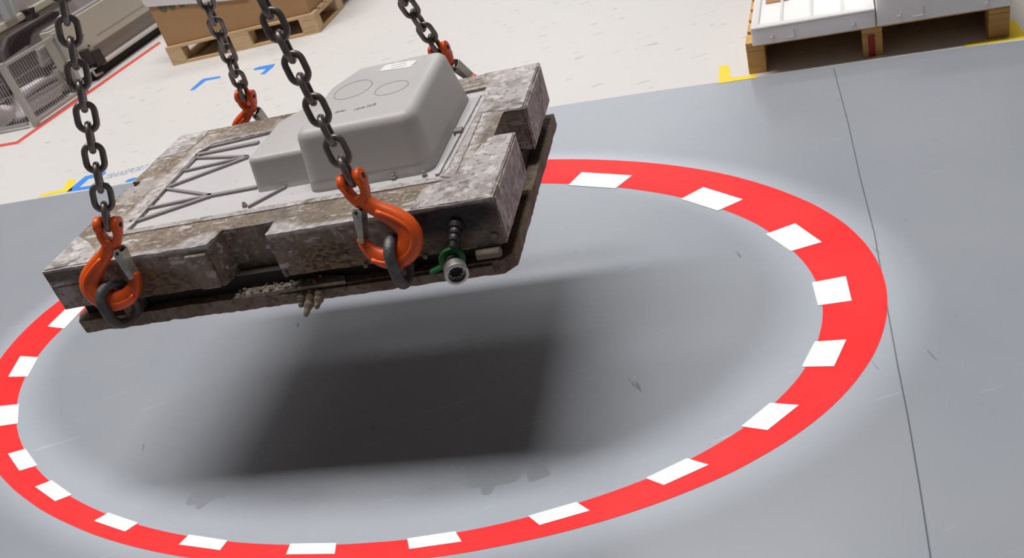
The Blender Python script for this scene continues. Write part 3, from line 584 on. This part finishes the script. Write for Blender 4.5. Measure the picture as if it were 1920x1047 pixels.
emboss(1482, 62, .018, TR, tr, u0_); emboss(1722, 21, .020, TB, fb, u1_+.006)
emboss(1448, 68, .007, TR, tr, u0_); emboss(1600, 44, .008, TR, tr, u0_); emboss(1686, 27, .009, TB, fb, u1_+.006); emboss(1850, 3, .008, TB, fb, u1_+.006)
# ------------------------------------------------------------ wire fence
def fence_panel(a, b, hgt, posts, label):
    U_ = Upright(a, b); L = (Vector((b.x, b.y, 0))-U_.a).length; t = empty('wire_fence', U_.M, label, 'fence', 'fence panels at the machine')
    for x in posts: obj('post', box(bmn(), x-.02, x+.02, -.02, .02, 0, hgt), MT['tin'], t, U_.M, bevel=.003)
    lo, hi = min(.02, L-.02), max(.02, L-.02)
    for z in (.03, hgt-.02): obj('rail', box(bmn(), .02, L-.02, -.012, .012, z-.011, z+.011), MT['tin'], t, U_.M, bevel=.002)
    bm = bmn(); n = int(L/.026)
    for k in range(1, n): x = k*L/n; bar(bm, (x, 0, .04), (x, 0, hgt-.03), .0035, .0035, Vector((0, 1, 0)))
    for z in (.14, .24, .34): bar(bm, (.02, .002, z), (L-.02, .002, z), .0035, .0035)
    obj('wire_mesh', bm, MT['tin'], t, U_.M)
    return U_
fA, fB = at(70, 237), at(160, 174)
fence_panel(fA, fB, .475, [0, (fB-fA).length], 'wire mesh fence panel running back beside the red line')
d2 = at(0, 251)-fA; fC = fA + d2*3.0
fence_panel(fC, fA-d2.normalized()*(-.045), .475, [0], 'wire mesh fence panel turning away at the left picture edge')
# ------------------------------------------------------------ machine: low cabinet and the casing behind it
cA_, cB_ = at(172, 158), at(300, 66)
UC = Upright(cA_, cB_)
def q_(pts): return [UC.uz(*p) for p in pts]
u_l = UC.uz(91, 57)[0]; u_r = 4.2
cab = empty('machine_cabinet', UC.M @ Matrix.Translation((1.0, .3, 0)), 'beige low machine cabinet with brown skirt behind the red line', 'machine')
zt_ = UC.uz(141.6, 30)[1]; zb_ = UC.uz(174, 89)[1]; zl = UC.uz(191, 124)[1]; x_s = UC.uz(176, 90)[0]
print('cab', u_l, zt_, zb_, zl, x_s)
obj('cabinet_front', upr(bmn(), [(u_l, zb_-.05), (x_s, zb_-.05), (x_s, zb_), (u_r, zb_), (u_r, zt_), (u_l, zt_)], .0, .10), MT['beige'], cab, UC.M, bevel=.006)
obj('skirt_panel', upr(bmn(), [(x_s+.0, .10), (u_r, .10), (u_r, zb_-.001), (x_s, zb_-.001)], .035, .10), MT['skirt'], cab, UC.M, bevel=.004)
obj('ledge', upr(bmn(), [(x_s-.02, .075), (u_r, .075), (u_r, .099), (x_s-.02, .099)], -.03, .10), MT['ledge'], cab, UC.M, bevel=.004)
obj('base_rail', upr(bmn(), [(x_s-.35, 0), (u_r, 0), (u_r, .05), (x_s-.35, .05)], .03, .10), MT['gap'], cab, UC.M)
obj('panel_groove', upr(bmn(), [(x_s+.10, zb_+.055), (u_r, zb_+.055), (u_r, zb_+.060), (x_s+.10, zb_+.060)], -.002, .002), MT['skirt'], cab, UC.M)
for p in ((155, 66), (166, 86)):
    u, z = UC.uz(*p); obj('screw', lathe(bmn(), [(0, .009), (.006, .009)], (u, .002, z), (0, -1, 0), 10), MT['gap'], cab, UC.M)
k0 = UC.uz(150, 104); k1 = UC.uz(190, 122)
obj('socket_box', upr(bmn(), [UC.uz(*p) for p in ((161, 99), (177, 92), (192, 119), (176, 128))], -.05, .06), MT['gap'], cab, UC.M, bevel=.004)
obj('socket_box', upr(bmn(), [UC.uz(*p) for p in ((146, 98), (156, 92), (170, 120), (161, 125))], -.05, .06), MT['gap'], cab, UC.M, bevel=.004)
obj('cable', sweep(bmn(), [Vector((*UC.uz(168, 124), 0)).xzy + Vector((0, -.02, 0)), Vector((*UC.uz(166, 136), 0)).xzy+Vector((0, -.04, 0)), Vector((*UC.uz(176, 143), 0)).xzy+Vector((0, -.02, 0)), Vector((*UC.uz(192, 136), 0)).xzy], .012, n=8), MT['tin'], cab, UC.M, smooth=True)
obj('panel_top', upr(bmn(), [(u_l+.02, zt_+.001), (u_r, zt_+.001), (u_r, zt_+.012), (u_l+.02, zt_+.012)], .02, .09), MT['hose'], cab, UC.M, bevel=.004)
# casing behind
off = UC.n*-.62
UH = Upright(cA_+off, cB_+off)
def H(d, *pts):
    pl2 = Upright(cA_+off+UH.n*d, cB_+off+UH.n*d); dd = (pl2.a-UH.a).dot(UH.e)
    return [(u+dd, z) for u, z in (pl2.uz(*p) for p in pts)]
mh = empty('machine_casing', UH.M, 'lilac grey machine casing with rounded dark opening and cream beam at the upper left', 'machine')
u0h = UH.uz(-30, 80)[0]-.4; zt2 = 1.25
zfl = 0.0
obj('casing_wall', upr(bmn(), [(u0h, 0), (4.6, 0), (4.6, zt2), (u0h, zt2)], .0, .5), MT['lilac'], mh, UH.M)
obj('rounded_frame', upr(bmn(), H(0.05, (6, 95), (14, 70), (26, 62), (52, 46), (95, 20), (104, 18), (104, 40), (62, 66), (58, 90), (40, 118), (12, 120)), -.05, -.001), MT['hose'], mh, UH.M, bevel=.01)
obj('dark_opening', upr(bmn(), H(0.07, (20, 86), (26, 74), (50, 56), (100, 22), (112, 20), (112, 32), (66, 56), (58, 70), (56, 96), (40, 112), (26, 110)), -.07, -.051), MT['darkm'], mh, UH.M, bevel=.01)
obj('cream_beam', upr(bmn(), H(0.22, (-40, 68), (95, -8), (150, -40), (152, -26), (100, 6), (-36, 84)), -.22, -.08), MT['cream'], mh, UH.M, bevel=.01)
obj('beam_web', upr(bmn(), H(0.16, (-36, 86), (100, 8), (112, 2), (112, 14), (60, 40), (22, 62), (-30, 92)), -.16, -.072), MT['beige'], mh, UH.M, bevel=.006)
obj('clamp', upr(bmn(), H(0.28, (51, 18), (64, 12), (67, 24), (75, 27), (72, 33), (62, 37), (58, 26)), -.28, -.06), MT['gap'], mh, UH.M, bevel=.004)
obj('profile_bar', upr(bmn(), H(0.3, (0, -8), (16, -8), (32, 30), (20, 36)), -.30, -.23), MT['alu'], mh, UH.M, bevel=.004)
obj('profile_bar', upr(bmn(), H(0.32, (18, -8), (22, -8), (33, 26), (30, 29)), -.32, -.23), MT['alu'], mh, UH.M, bevel=.002)
obj('top_panel', upr(bmn(), H(.20, (-50, -20), (90, -20), (92, -6), (48, 18), (-50, 74)), -.20, -.10), MT['lilac'], mh, UH.M)
# pale machine parts on the floor behind the fence
UF = Upright(fA-Upright(fA, fB).n*.30, fB-Upright(fA, fB).n*.30)
Fq = lambda *pts: [UF.uz(*p) for p in pts]
mb = empty('ribbed_machine', UF.M, 'pale ribbed machine behind the wire fence', 'machine')
obj('white_casing', upr(bmn(), Fq((22, 226), (14, 178), (30, 168), (62, 150), (86, 155), (96, 175), (96, 182), (60, 205)), -.12, .04), MT['whitem'], mb, UF.M, bevel=.02)
obj('mauve_tube', sweep(bmn(), [Vector((u, -.14, z)) for u, z in Fq((16, 190), (30, 176), (60, 156), (76, 150), (84, 158), (74, 166), (40, 184), (20, 196))], .022, n=10), MT['hose'], mb, UF.M, smooth=True)
obj('beige_cover', upr(bmn(), Fq((88, 134), (118, 118), (132, 150), (130, 168), (100, 176)), -.10, .04), MT['skirt'], mb, UF.M, bevel=.01)
obj('dark_block', upr(bmn(), Fq((14, 180), (10, 116), (56, 84), (64, 100), (100, 118), (84, 140), (30, 160)), -.03, .04), MT['darkm'], mb, UF.M, bevel=.01)
obj('grey_block', upr(bmn(), Fq((60, 96), (96, 72), (114, 108), (70, 130)), -.06, .04), MT['hose'], mb, UF.M, bevel=.01)
n2 = Upright(fC, fA).n; UG = Upright(fC-n2*.17, fA-n2*.17)
Gq = lambda *pts: [UG.uz(*p) for p in pts]
obj('white_casing', upr(bmn(), Gq((-40, 250), (-40, 214), (12, 190), (30, 196), (36, 216), (20, 232)), -.10, .06), MT['whitem'], mb, UG.M, bevel=.02)
obj('dark_block', upr(bmn(), Gq((-40, 206), (-40, 150), (2, 126), (18, 160), (10, 184)), -.06, .06), MT['darkm'], mb, UG.M, bevel=.01)
# ------------------------------------------------------------ the hall's far wall and an unseen glowing panel, added for sheen on the floor
wall = obj('wall_back', box(bmn(), -16, 16, 21.0, 21.2, 0, 13), MT['lilac'], kind='structure'); tag(wall, 'plain far wall of the hall', 'wall')
sheen_mat = bpy.data.materials.new('sheen_glow'); sheen_mat.use_nodes = True; e = sheen_mat.node_tree.nodes.new('ShaderNodeEmission'); e.inputs[0].default_value = (.93, .97, 1, 1); e.inputs[1].default_value = 3.2
sheen_mat.node_tree.links.new(e.outputs[0], sheen_mat.node_tree.nodes['Material Output'].inputs[0])
sheen_ob = obj('sheen_panel_1', box(bmn(), .5, 7.0, 20.93, 20.99, 5.8, 9.8), sheen_mat, kind='structure'); tag(sheen_ob, 'unseen glowing panel on the far wall, added for the floor sheen', 'sheen_panel')
